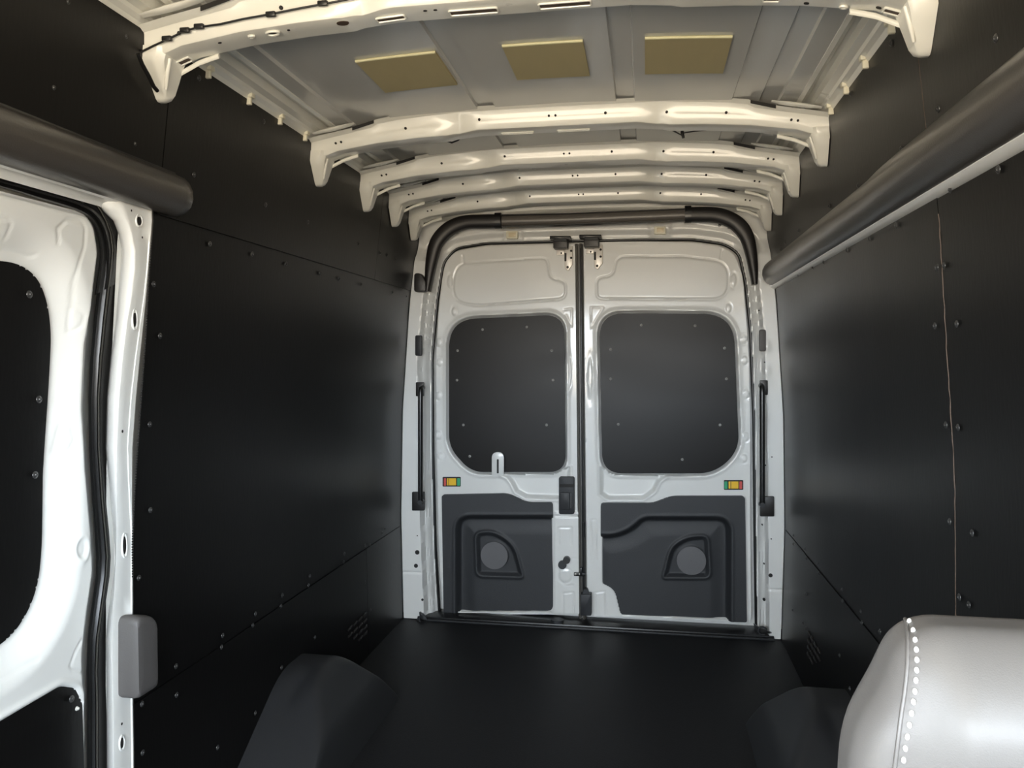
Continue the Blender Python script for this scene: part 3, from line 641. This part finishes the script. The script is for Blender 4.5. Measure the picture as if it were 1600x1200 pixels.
for (cx_, cy_, w, hh) in ((697, 372, 5, 6), (717, 363, 2.5, 4.5), (1123, 352, 2.5, 4.5), (1141, 355, 6, 5)):
    slabY('frame_slot', rect(cx_-w, cy_-hh, cx_+w, cy_+hh, .006), YD-.072, YD-.04, 'rubber', wre)
# tie down hooks at the foot of each pillar
for px, py, sg in ((661, 964, 1), (1191, 982, 1)):
    q = xz([(px-5, py-9), (px+1, py-5), (px+8, py+3), (px+7, py+9), (px-3, py+9)] if px < 900 else [(px-14, py-9), (px-7, py-4), (px+4, py), (px+15, py+6), (px-10, py+8)], YF-.004)
    o = slabY('corner_hook', q, YF-.02, YF, 'rubber', wre, .003)
    p = onY(px, py+3, YF-.02); MB().tube([(p[0]+.018*math.cos(a), YF-.026, p[2]+.018*math.sin(a)) for a in np.linspace(0, math.pi*1.7, 12)], .004, 8).build('hook_ring', 'trim', o, 1)

# black duct cover arched over the doors
t = thing('door_arch_cover', 'black arched trim cover over the rear doors with grey middle bar', 'trim cover')
YB = YF-.035
def arch(ctr, wid, name, m, close=True, dy=0):
    P_ = [np.array(xz([c_], YB)[0]) for c_ in ctr]; G = []
    for i, p in enumerate(P_):
        d = P_[min(i+1, len(P_)-1)]-P_[max(i-1, 0)]; d = d/np.linalg.norm(d); n = np.array([-d[1], d[0]]); w = wid[i]/F*YB
        sec = [(-.5, .035), (-.5, .008), (-.42, .002), (-.15, -.004), (.15, -.004), (.42, .002), (.5, .008), (.5, .035)]
        G.append([(p[0]+n[0]*w*a, YB+b__+dy, p[1]+n[1]*w*a) for a, b__ in sec])
    return MB().grid(G, closev=True, capu=True).build(name, m, t, .8)
Lc = dense([(782, 344.5, 21), (755, 345, 21), (728, 346, 21), (708, 352, 22), (692, 363, 22), (680, 379, 21), (674, 400, 19), (670, 425, 15), (667, 455, 8)])
Rc = dense([(1072, 334.5, 22), (1095, 334, 22), (1120, 335, 22), (1142, 342, 22), (1158, 354, 22), (1168, 370, 20), (1174, 392, 17), (1178, 420, 13), (1180, 444, 8)])
arch([c_[:2] for c_ in Lc], [c_[2] for c_ in Lc], 'corner_piece', 'gloss'); arch([c_[:2] for c_ in Rc], [c_[2] for c_ in Rc], 'corner_piece', 'gloss')
arch([(784, 345), (880, 342.5), (980, 338.5), (1072, 335)], [16]*4, 'middle_bar', 'bar', dy=-.006)
arch([(784, 336), (880, 334), (980, 330), (1072, 326.3)], [3]*4, 'bar_edge', 'rubber', dy=-.004); arch([(784, 354), (880, 351), (980, 347.5), (1072, 343.6)], [3]*4, 'bar_edge', 'rubber', dy=-.004)
arch([(773, 344.6), (783, 344.4)], [24, 24], 'joint_clip', 'rubber', dy=-.012); arch([(1070, 334.8), (1080, 334.4)], [25, 25], 'joint_clip', 'rubber', dy=-.012)

# grab handles on the pillars
for s, px, y0, y1, mt, mb_, lb in ((-1, 655, 606, 786, (651, 597, 663, 619), (645, 768, 664, 797), 'black vertical grab handle on the left rear pillar'), (1, 1192, 603, 790, (1187, 594, 1199, 617), (1187, 775, 1209, 806), 'black vertical grab handle on the right rear pillar')):
    t = thing('grab_handle', lb, 'handle', 'grab handles beside the rear doors')
    for q4 in (mt, mb_):
        q = fillet(xz([(q4[0], q4[1]), (q4[2], q4[1]), (q4[2], q4[3]), (q4[0], q4[3])], YF), .004, 3); slabY('mount', q, YF-.014, YF, 'gloss', t, .003)
    xa = onY(px+(2 if s < 0 else -1), y0, YF-.05); xb = onY(px+(2 if s < 0 else -1), y1, YF-.05)
    pts = [(xa[0], YF-.01, xa[2]), (xa[0], YF-.035, xa[2]-.005), (xa[0], YF-.05, xa[2]-.03), ((xa[0]+xb[0])/2, YF-.052, (xa[2]+xb[2])/2), (xb[0], YF-.05, xb[2]+.03), (xb[0], YF-.035, xb[2]+.005), (xb[0], YF-.01, xb[2])]
    MB().tube([p for p in dense(pts, 5)], .0115, 12).build('grip', 'rubber', t, 1)
    MB().tube([(xb[0], YF-.062, xb[2]+.004), (xb[0], YF-.04, xb[2]+.004)], .011, 12).build('end_cap', 'trim', t, .6)

# ================================================================== sliding door side (left front)
OUT = .045
def SL(poly, off, n=40, y0=None): return poly
def XW(px, py, off): return onW(px, py, -1, off)
d3 = thing('door_3', 'white sliding side door with blacked-out window', None, kind='structure')
def yz(pts, off=-OUT): return [(XW(a, b_, off)[1], XW(a, b_, off)[2]) for a, b_ in pts]
DO = fillet([(.36, .13)]+yz([(134, 1210)])+yz([(136, 1100), (133, 1020), (140, 960), (150, 890), (146, 820), (139, 740), (136, 640), (141, 540), (152, 440), (158, 395), (152, 350), (138, 332)])+[(1.2, 1.543), (.36, 1.543)], [.03]+[.012]*11+[.03, .01, .03], 3)
DO[0:0] = []
Wn = [(83, 520), (79, 600), (72, 700), (69, 800), (68, 860), (62, 915), (45, 960), (20, 995), (-8, 1015)]
wn_ = yz(Wn, -OUT-.03); wt = yz([(-8, 407), (20, 409), (44, 418), (64, 438), (77, 473)], -OUT-.03)
DW = fillet([(.55, wt[0][1])]+wt+wn_+[(.55, wn_[-1][1])], [.08]+[.05]*14+[.08], 4)
DPp = yz([(-40, 1150), (0, 1128), (95, 1072)], -OUT)
DPn = fillet([(.5, DPp[0][1])]+DPp+yz([(118, 1075), (130, 1098), (133, 1210)])+[(1.42, .18), (.5, .18)], [.03, .02, .02, .01, .01, .01, .02, .02, .03], 4)
def d3fun(U, V):
    sw = sdf(U, V, DW); so = sdf(U, V, DO); sp_ = sdf(U, V, DPn)
    d = .0*U; d -= .040*(1-sst(sw, -.004, .085))
    d -= .006*(1-sst(sp_, -.004, .004)); d += .004*groove(sp_-.008, .006)
    d -= .010*sst(so, -.012, -.001)
    for g_, w in ((yz([(94, 380), (90, 358), (104, 344), (128, 346), (134, 358), (132, 385), (124, 410), (121, 440), (124, 480)]), .003), (yz([(122, 482), (122, 520), (133, 510), (136, 492), (128, 482), (122, 482)]), .003),
                  (yz([(23, 372), (21, 350), (14, 343), (-10, 340)]), .003), (yz([(112, 665), (104, 708), (118, 705), (124, 688), (122, 668)]), .004),
                  (yz([(128, 1000), (118, 1018), (110, 1040), (114, 1046), (124, 1047), (132, 1052)]), .003), (yz([(-10, 1075), (30, 1050), (62, 1030)]), .003), (yz([(-20, 388), (40, 392), (66, 400), (74, 398)]), .004)):
        d -= .0028*groove(ldist(U, V, g_), w)
    for a in ((130, 857),):
        (by, bz), = yz([a]); q = np.sqrt(((U-by)/.016)**2+((V-bz)/.026)**2); d -= .004*(1-sst(q, .5, 1.0)); d += .0025*groove((q-1.05)*.016, .004)
    return d
WXa = np.array(WX); WZa = np.array(WZ)
def P3L(off0):
    return lambda u, v, d: (-(np.interp(v, WZa, WXa)-off0)+d, u, v)
def place3(u, v, d): return (-(np.interp(v, WZa, WXa)+OUT)+d, u, v)
hfield('inner_shell', 'white', d3, .85, 1.56, .12, 1.56, .004, d3fun, DO, .03, place3, 1.2)
hfield('inner_shell', 'white', d3, .34, .85, .12, 1.56, .012, d3fun, DO, .03, place3, 1.2)
cD = np.mean(np.array(DW), 0)
def bslab(name, loop, off, m, parent, th=.004):
    # board following the curved door, cut to a loop
    return hfield(name, m, parent, min(p[0] for p in loop)-.005, max(p[0] for p in loop)+.005, min(p[1] for p in loop)-.005, max(p[1] for p in loop)+.005, .005, lambda U, V: 0*U, loop, th, lambda u, v, d: (-(np.interp(v, WZa, WXa)-off)+d, u, v))
w3 = bslab('window_panel', DW, -OUT-.034, 'board', d3); l3 = bslab('lower_panel', DPn, -OUT-.002, 'board', d3)
for px, py in ((61, 624), (55, 742), (46, 460)): p = XW(px, py, -OUT-.030); screw(w3, p, (1, 0, 0), .0062)
p = XW(112, 1092, -OUT+.002); screw(l3, p, (1, 0, 0), .006); p = XW(120, 1107, -OUT+.004); screw(l3, p, (1, 0, 0), .004, 'rivet', 'thread', .9)
# seal, pillar return and pillar face: strips lofted down the pillar
ys_ = [304, 311, 318, 330, 345, 365, 390, 420, 460, 500, 560, 620, 700, 780, 830, 870, 900, 930, 960, 1000, 1050, 1100, 1160, 1260]
def pl(pts): a = np.array(pts, float); return lambda y: float(np.interp(y, a[:, 0], a[:, 1]))
dEdge = pl([(318, 122), (330, 138), (345, 150), (365, 157), (395, 160), (440, 153), (540, 142), (640, 137), (740, 140), (820, 147), (890, 151), (960, 141), (1020, 134), (1100, 136), (1210, 135)])
sMid = pl([(318, 150), (330, 158), (345, 166), (365, 173), (395, 177), (440, 171), (540, 159), (640, 153), (740, 156), (820, 164), (880, 169), (960, 158), (1020, 150), (1100, 152), (1210, 152)])
sOut = pl([(318, 150), (330, 160), (345, 176), (365, 184), (395, 190), (440, 185), (500, 180), (600, 168), (700, 165), (780, 172), (850, 179), (890, 179), (930, 173), (980, 165), (1100, 166), (1210, 167)])
cPil = pl([(318, 190), (335, 196), (360, 205), (400, 212), (440, 208), (520, 196), (600, 187), (725, 181), (800, 182), (850, 182), (900, 180), (960, 176), (1000, 175), (1100, 177), (1210, 178)])
bPil = pl([(318, 235), (345, 236), (440, 229), (520, 218), (600, 207), (700, 200), (780, 203), (830, 206), (900, 206), (1000, 206), (1100, 206), (1210, 208)])
aPil = pl([(318, 238), (345, 239), (440, 232), (520, 228), (600, 222), (675, 217), (750, 211), (850, 207), (900, 207.5), (1000, 208), (1100, 208), (1210, 210)])
tr = thing('trim_1', 'white door pillar with black weather seal', None, kind='structure')
def strip(cols, name, m, sm=1.0):
    G = [[tuple(XW(f(y), y, o)) for f, o in cols] for y in ys_]
    return MB().grid(G).build(name, m, tr, sm)
mix = lambda f, g, t_: (lambda y: f(y)*(1-t_)+g(y)*t_)
strip([(mix(dEdge, dEdge, 0), -.062), (mix(dEdge, sMid, .06), -.050), (mix(dEdge, sMid, .3), -.042), (mix(dEdge, sMid, .5), -.046), (mix(dEdge, sMid, .8), -.040), (sMid, -.043)], 'weather_seal', 'rubber')
strip([(sMid, -.043), (mix(sMid, sOut, .2), -.038), (mix(sMid, sOut, .45), -.050), (mix(sMid, sOut, .75), -.062), (sOut, -.060)], 'seal_channel', 'hole')
strip([(lambda y: sMid(y)-1.5, -.040), (lambda y: sMid(y)-.5, -.036), (lambda y: sMid(y)+1.2, -.040)], 'seal_bead', 'greyseal')
strip([(sOut, -.062), (mix(sOut, cPil, .12), -.034), (mix(sOut, cPil, .35), -.022), (mix(sOut, cPil, .65), -.010), (mix(sOut, cPil, .88), -.003), (cPil, 0), (mix(cPil, bPil, .1), .001), (mix(cPil, bPil, .5), .001), (mix(cPil, bPil, .93), .001), (bPil, .003), (mix(bPil, aPil, .5), .0035)], 'pillar_shell', 'white', .8)
strip([(mix(bPil, aPil, .4), .002), (mix(bPil, aPil, .5), .007), (mix(bPil, aPil, .9), .008), (lambda y: aPil(y)+1.2, .002)], 'edge_trim', 'greyseal')
tm = MB()
for y in np.arange(380, 905, 4.2):
    p = XW(aPil(y)-.3, y, .0075); tm.box(p[0]-.001, p[0]+.0022, p[1]-.0016, p[1]+.0016, p[2]-.0018, p[2]+.0018)
o = tm.build('trim_teeth', 'hole', tr); o['kind'] = 'stuff'
def phole(px, py, ry, rz, rim=True):
    p = XW(px, py, .001); n_ = 14
    b = MB(); lp = [(p[0]-.0+.0004, p[1]+ry*math.cos(a), p[2]+rz*math.sin(a)) for a in np.linspace(0, 2*math.pi, n_+1)[:-1]]
    b.add(lp+[(q[0]+.0006, q[1], q[2]) for q in lp], [tuple(range(n_)), tuple(range(n_, 2*n_))]); b.build('pillar_hole', 'hole', tr)
    if rim: MB().tube([(p[0]+.0005, p[1]+ry*1.35*math.cos(a), p[2]+rz*1.35*math.sin(a)) for a in np.linspace(0, 2*math.pi, 17)], .0022, 6, False).build('hole_rim', 'white', tr, 1)
for a in ((217, 345, .008, .010, True), (205, 329, .002, .0025, False), (222, 371, .002, .0025, False), (210, 499, .006, .017, True), (191, 674, .0028, .0035, False), (194, 852, .006, .02, True), (190, 1131, .0028, .003, False), (190, 1161, .006, .012, True)): phole(*a)
# door header: stepped white flange and black seal above the sliding door
prof = [(.004, 1.588), (.004, 1.583), (-.002, 1.579), (.001, 1.575), (-.006, 1.571), (-.018, 1.570), (-.028, 1.565), (-.034, 1.560)]
G = [[(-(wx(z)-o), y, z) for o, z in prof] for y in (-.6, .3, 1.0, 1.40, 1.52, 1.60, 1.622)]
MB().grid(G).build('header_flange', 'white', tr, .4)
inn = dense([(-500, 155), (-250, 224), (0, 292), (60, 310), (118, 328), (142, 343), (153, 365), (157.5, 395), (155, 425), (150, 460)], 5)
out_ = dense([(-500, 140), (-250, 208), (0, 276), (60, 291), (125, 309), (157, 325), (175, 346), (186, 374), (189.5, 405), (187, 440)], 5)
G = [[tuple(XW(a[0]+(b_[0]-a[0])*t_, a[1]+(b_[1]-a[1])*t_, o_)) for t_, o_ in ((-.06, -.056), (.0, -.044), (.12, -.038), (.3, -.046), (.45, -.038), (.62, -.038), (.8, -.052), (1.08, -.052))] for a, b_ in zip(inn, out_)]
MB().grid(G).build('header_seal', 'rubber', tr, .8)
# rubber bump pad fixed at the pillar foot
t = thing('door_bump_pad', 'grey rounded rubber pad on the left door pillar near the floor seam', 'pad')
q = fillet([(1.565, .462), (1.565, .672), (1.705, .690), (1.705, .500)], [.02, .045, .045, .03], 6)
bm_ = MB(); 
pa = XW(203, 965, .05); 
Y0, Y1 = onX(186, 1035, -.875)[1], onX(247, 1035, -.83)[1]
zt0, zb0 = onX(203, 968, -.83)[2], onX(203, 1103, -.83)[2]; zt1, zb1 = onX(243, 962, -.83)[2], onX(246, 1075, -.83)[2]
q = fillet([(Y0, zb0), (Y0, zt0), (Y1, zt1), (Y1, zb1)], [.012, .022, .03, .012], 6)
qc = np.mean(np.array(q), 0); G = []
for k, (xo, sc_) in enumerate([(-.003, .97), (.006, 1.0), (.034, 1.0), (.044, .975), (.049, .93), (.050, .80), (.050, .3), (.050, .01)]):
    G.append([(-.878+xo, qc[0]+(u-qc[0])*sc_, qc[1]+(v-qc[1])*sc_) for u, v in q])
MB().grid(G, closev=True).build('pad_body', 'pad', t, 1.0)

# ---------------------------------------------------------------- wheel arch covers
def smin(a, b_, k): h = np.clip(.5+.5*(b_-a)/k, 0, 1); return b_*(1-h)+a*h-k*h*(1-h)
def arch_cover(s, label):
    t = thing('wheel_arch_cover', label, 'wheel arch cover', 'moulded black wheel arch covers')
    xs = np.concatenate([np.linspace(.585, .72, 46), np.linspace(.725, .872, 16)]); yy = np.linspace(1.86, 2.96, 110)
    U, V = np.meshgrid(xs, yy, indexing='ij')
    side = (U-.612)*3.4; cham = .135+(U-.655)*1.25; top = .245-.02*(V-2.45); fr = (V-1.93)*.62; fr2 = (V-1.90)*2.2; re_ = (2.76-V)*1.0; re2 = (2.75-V)*2.5
    z = smin(top, smin(fr, re_, .02), .045); z = smin(z, fr2, .03); z = smin(z, re2, .03); z = smin(z, cham, .035); z = smin(z, side, .03)
    dim = np.exp(-(((U-.80)/.03)**2+((V-2.30)/.06)**2)); z = z-.012*dim
    z = np.maximum(z, -.01)
    keep = z > -.0099
    idx = np.arange(z.size).reshape(z.shape); qd = keep[:-1, :-1] | keep[1:, :-1] | keep[1:, 1:] | keep[:-1, 1:]
    Q = np.stack([idx[:-1, :-1][qd], idx[1:, :-1][qd], idx[1:, 1:][qd], idx[:-1, 1:][qd]], 1)
    co = np.stack([(s*U).ravel(), V.ravel(), z.ravel()], 1)
    used = np.unique(Q); re__ = np.full(z.size, -1); re__[used] = np.arange(len(used))
    mesh('arch_shell', co[used], re__[Q], 'trim2', t, 1.2)
    zc = .245
    q = onX(467, 1046, -.862)
    b = MB(); b.tube([(s*.862, q[1], q[2]-.011), (s*.860, q[1], q[2]+.014)], [.003, .0045], 8); b.build('fastener', 'thread' if s < 0 else 'gloss', t, .6)
    return t
arch_cover(-1, 'moulded black wheel arch cover against the left wall'); arch_cover(1, 'moulded black wheel arch cover against the right wall')

# ---------------------------------------------------------------- driver seat back
t = thing('driver_seat', 'grey leather seat back with white stitching in the right foreground', 'seat', loc=(0, 0, 0))
YT = .66
pts = {}
zt = onY(1500, 962, .69)[2]
xL = onY(1330, 1200, .66)[0]
cx0, hx = xL+.245, .245; 
def seat_surface(x0, x1, y0, y1, z0, z1, r, n=14):
    """rounded block with bigger rounding at the top corners"""
    c = np.array([(x0+x1)/2, (y0+y1)/2, (z0+z1)/2]); h = np.array([(x1-x0)/2, (y1-y0)/2, (z1-z0)/2]); V = []; Fc = []
    key = {}
    def vid(p):
        k = tuple(np.round(p, 6))
        if k not in key: key[k] = len(V); V.append(p)
        return key[k]
    lin = np.linspace(-1, 1, n*4+1)
    for ax in range(3):
        for sg in (-1, 1):
            A, B = [(1, 2), (2, 0), (0, 1)][ax]
            for i in range(len(lin)-1):
                for j in range(len(lin)-1):
                    q = []
                    for di, dj in ((0, 0), (1, 0), (1, 1), (0, 1)):
                        u = np.zeros(3); u[ax] = sg; u[A] = lin[i+di]; u[B] = lin[j+dj]; q.append(vid(u))
                    Fc.append(q if sg > 0 else q[::-1])
    out = []
    for u in V:
        rr = np.array(r); w = np.sign(u)*np.abs(u)**.9*h; inner = h-rr; cc = np.clip(w, -inner, inner); d = (w-cc)/rr; L_ = np.linalg.norm(d)
        m_ = np.max(np.abs(d)); q = cc+(d/L_*m_*rr if L_ > 1e-9 else 0)
        # soft crown at the top and narrowing shoulders
        k = (q[2]/h[2]+1)/2
        out.append(c+q)
    return out, Fc
V, Fc = seat_surface(xL-.004, xL+.50, .615, .735, .45, zt, (.075, .050, .085))
V = np.array(V)
# bulge of the front panel and dip of the bolster
sx = xL+.034+.010*np.clip((V[:, 2]-.90)/.12, 0, 1)
front = np.clip((.69-V[:, 1])/.07, 0, 1)
V[:, 1] -= front*.012*np.clip((V[:, 0]-sx)/.03, 0, 1)*np.clip((zt+.0-V[:, 2])/.06, 0, 1)
V[:, 0] += .019*np.exp(-((V[:, 2]-.985)/.045)**2)*np.clip(1-(V[:, 0]-xL)/.07, 0, 1)
me_ = mesh('backrest', V, Fc, 'leather', t, 3.14)
from mathutils.bvhtree import BVHTree
bm = bmesh.new(); bm.from_mesh(me_.data); bvh = BVHTree.FromBMesh(bm); bm.free()
def hit(px, py):
    d = Vector(ray(px, py)).normalized(); h_ = bvh.ray_cast(Vector(C0), d); return h_[0], h_[1]
seam = dense([(1419, 968), (1427, 985), (1431, 1005), (1433, 1030), (1432, 1060), (1428, 1095), (1421, 1135), (1414, 1175), (1409, 1210), (1403, 1250)], 20)
acc = 0; last = seam[0]; k = 0; nxt = 4
th = None
for q in seam:
    acc += float(np.linalg.norm(q-last)); last = q
    if acc >= nxt:
        nxt = acc+14.6+min(3.5, (acc/70)); h0, n0 = hit(*q)
        if h0 is None: continue
        if th is None:
            b = MB(); G = [[(math.cos(a)*math.sin(f_)*.0019, math.sin(a)*math.sin(f_)*.0019, math.cos(f_)*.0026) for a in np.linspace(0, 2*math.pi, 9)[:-1]] for f_ in np.linspace(.15, math.pi-.15, 6)]
            b.grid(G, closev=True, capu=True); th = b.build('stitch', 'thread', t, 1); so_ = th
        else: so_ = th.copy(); C.objects.link(so_)
        so_.location = h0+n0*.0006; so_.rotation_euler = (0, math.radians(random.uniform(-8, 8)), 0)
pip = []
for q in dense([(1414, 966), (1417, 980), (1419, 1000), (1418, 1040), (1414, 1080), (1408, 1120), (1403, 1160), (1398, 1200), (1392, 1245)], 6):
    h0, n0 = hit(*q)
    if h0: pip.append(h0+n0*.0002)
MB().tube(pip, .0016, 8).build('piping', 'leather', t, 1)
b = MB()
Vh, Fh = seat_surface(xL+.13, xL+.39, .63, .73, zt+.05, zt+.21, (.06, .045, .06), 6)
V2, F2 = seat_surface(xL-.02, xL+.52, .10, .66, .30, .50, (.06, .06, .06), 6)
mesh('seat_cushion', V2, F2, 'leather', t, 3.14)
b = MB(); b.box(xL+.03, xL+.46, .14, .62, .0, .31); bevel(b.build('seat_base', 'trim2', t), .01)
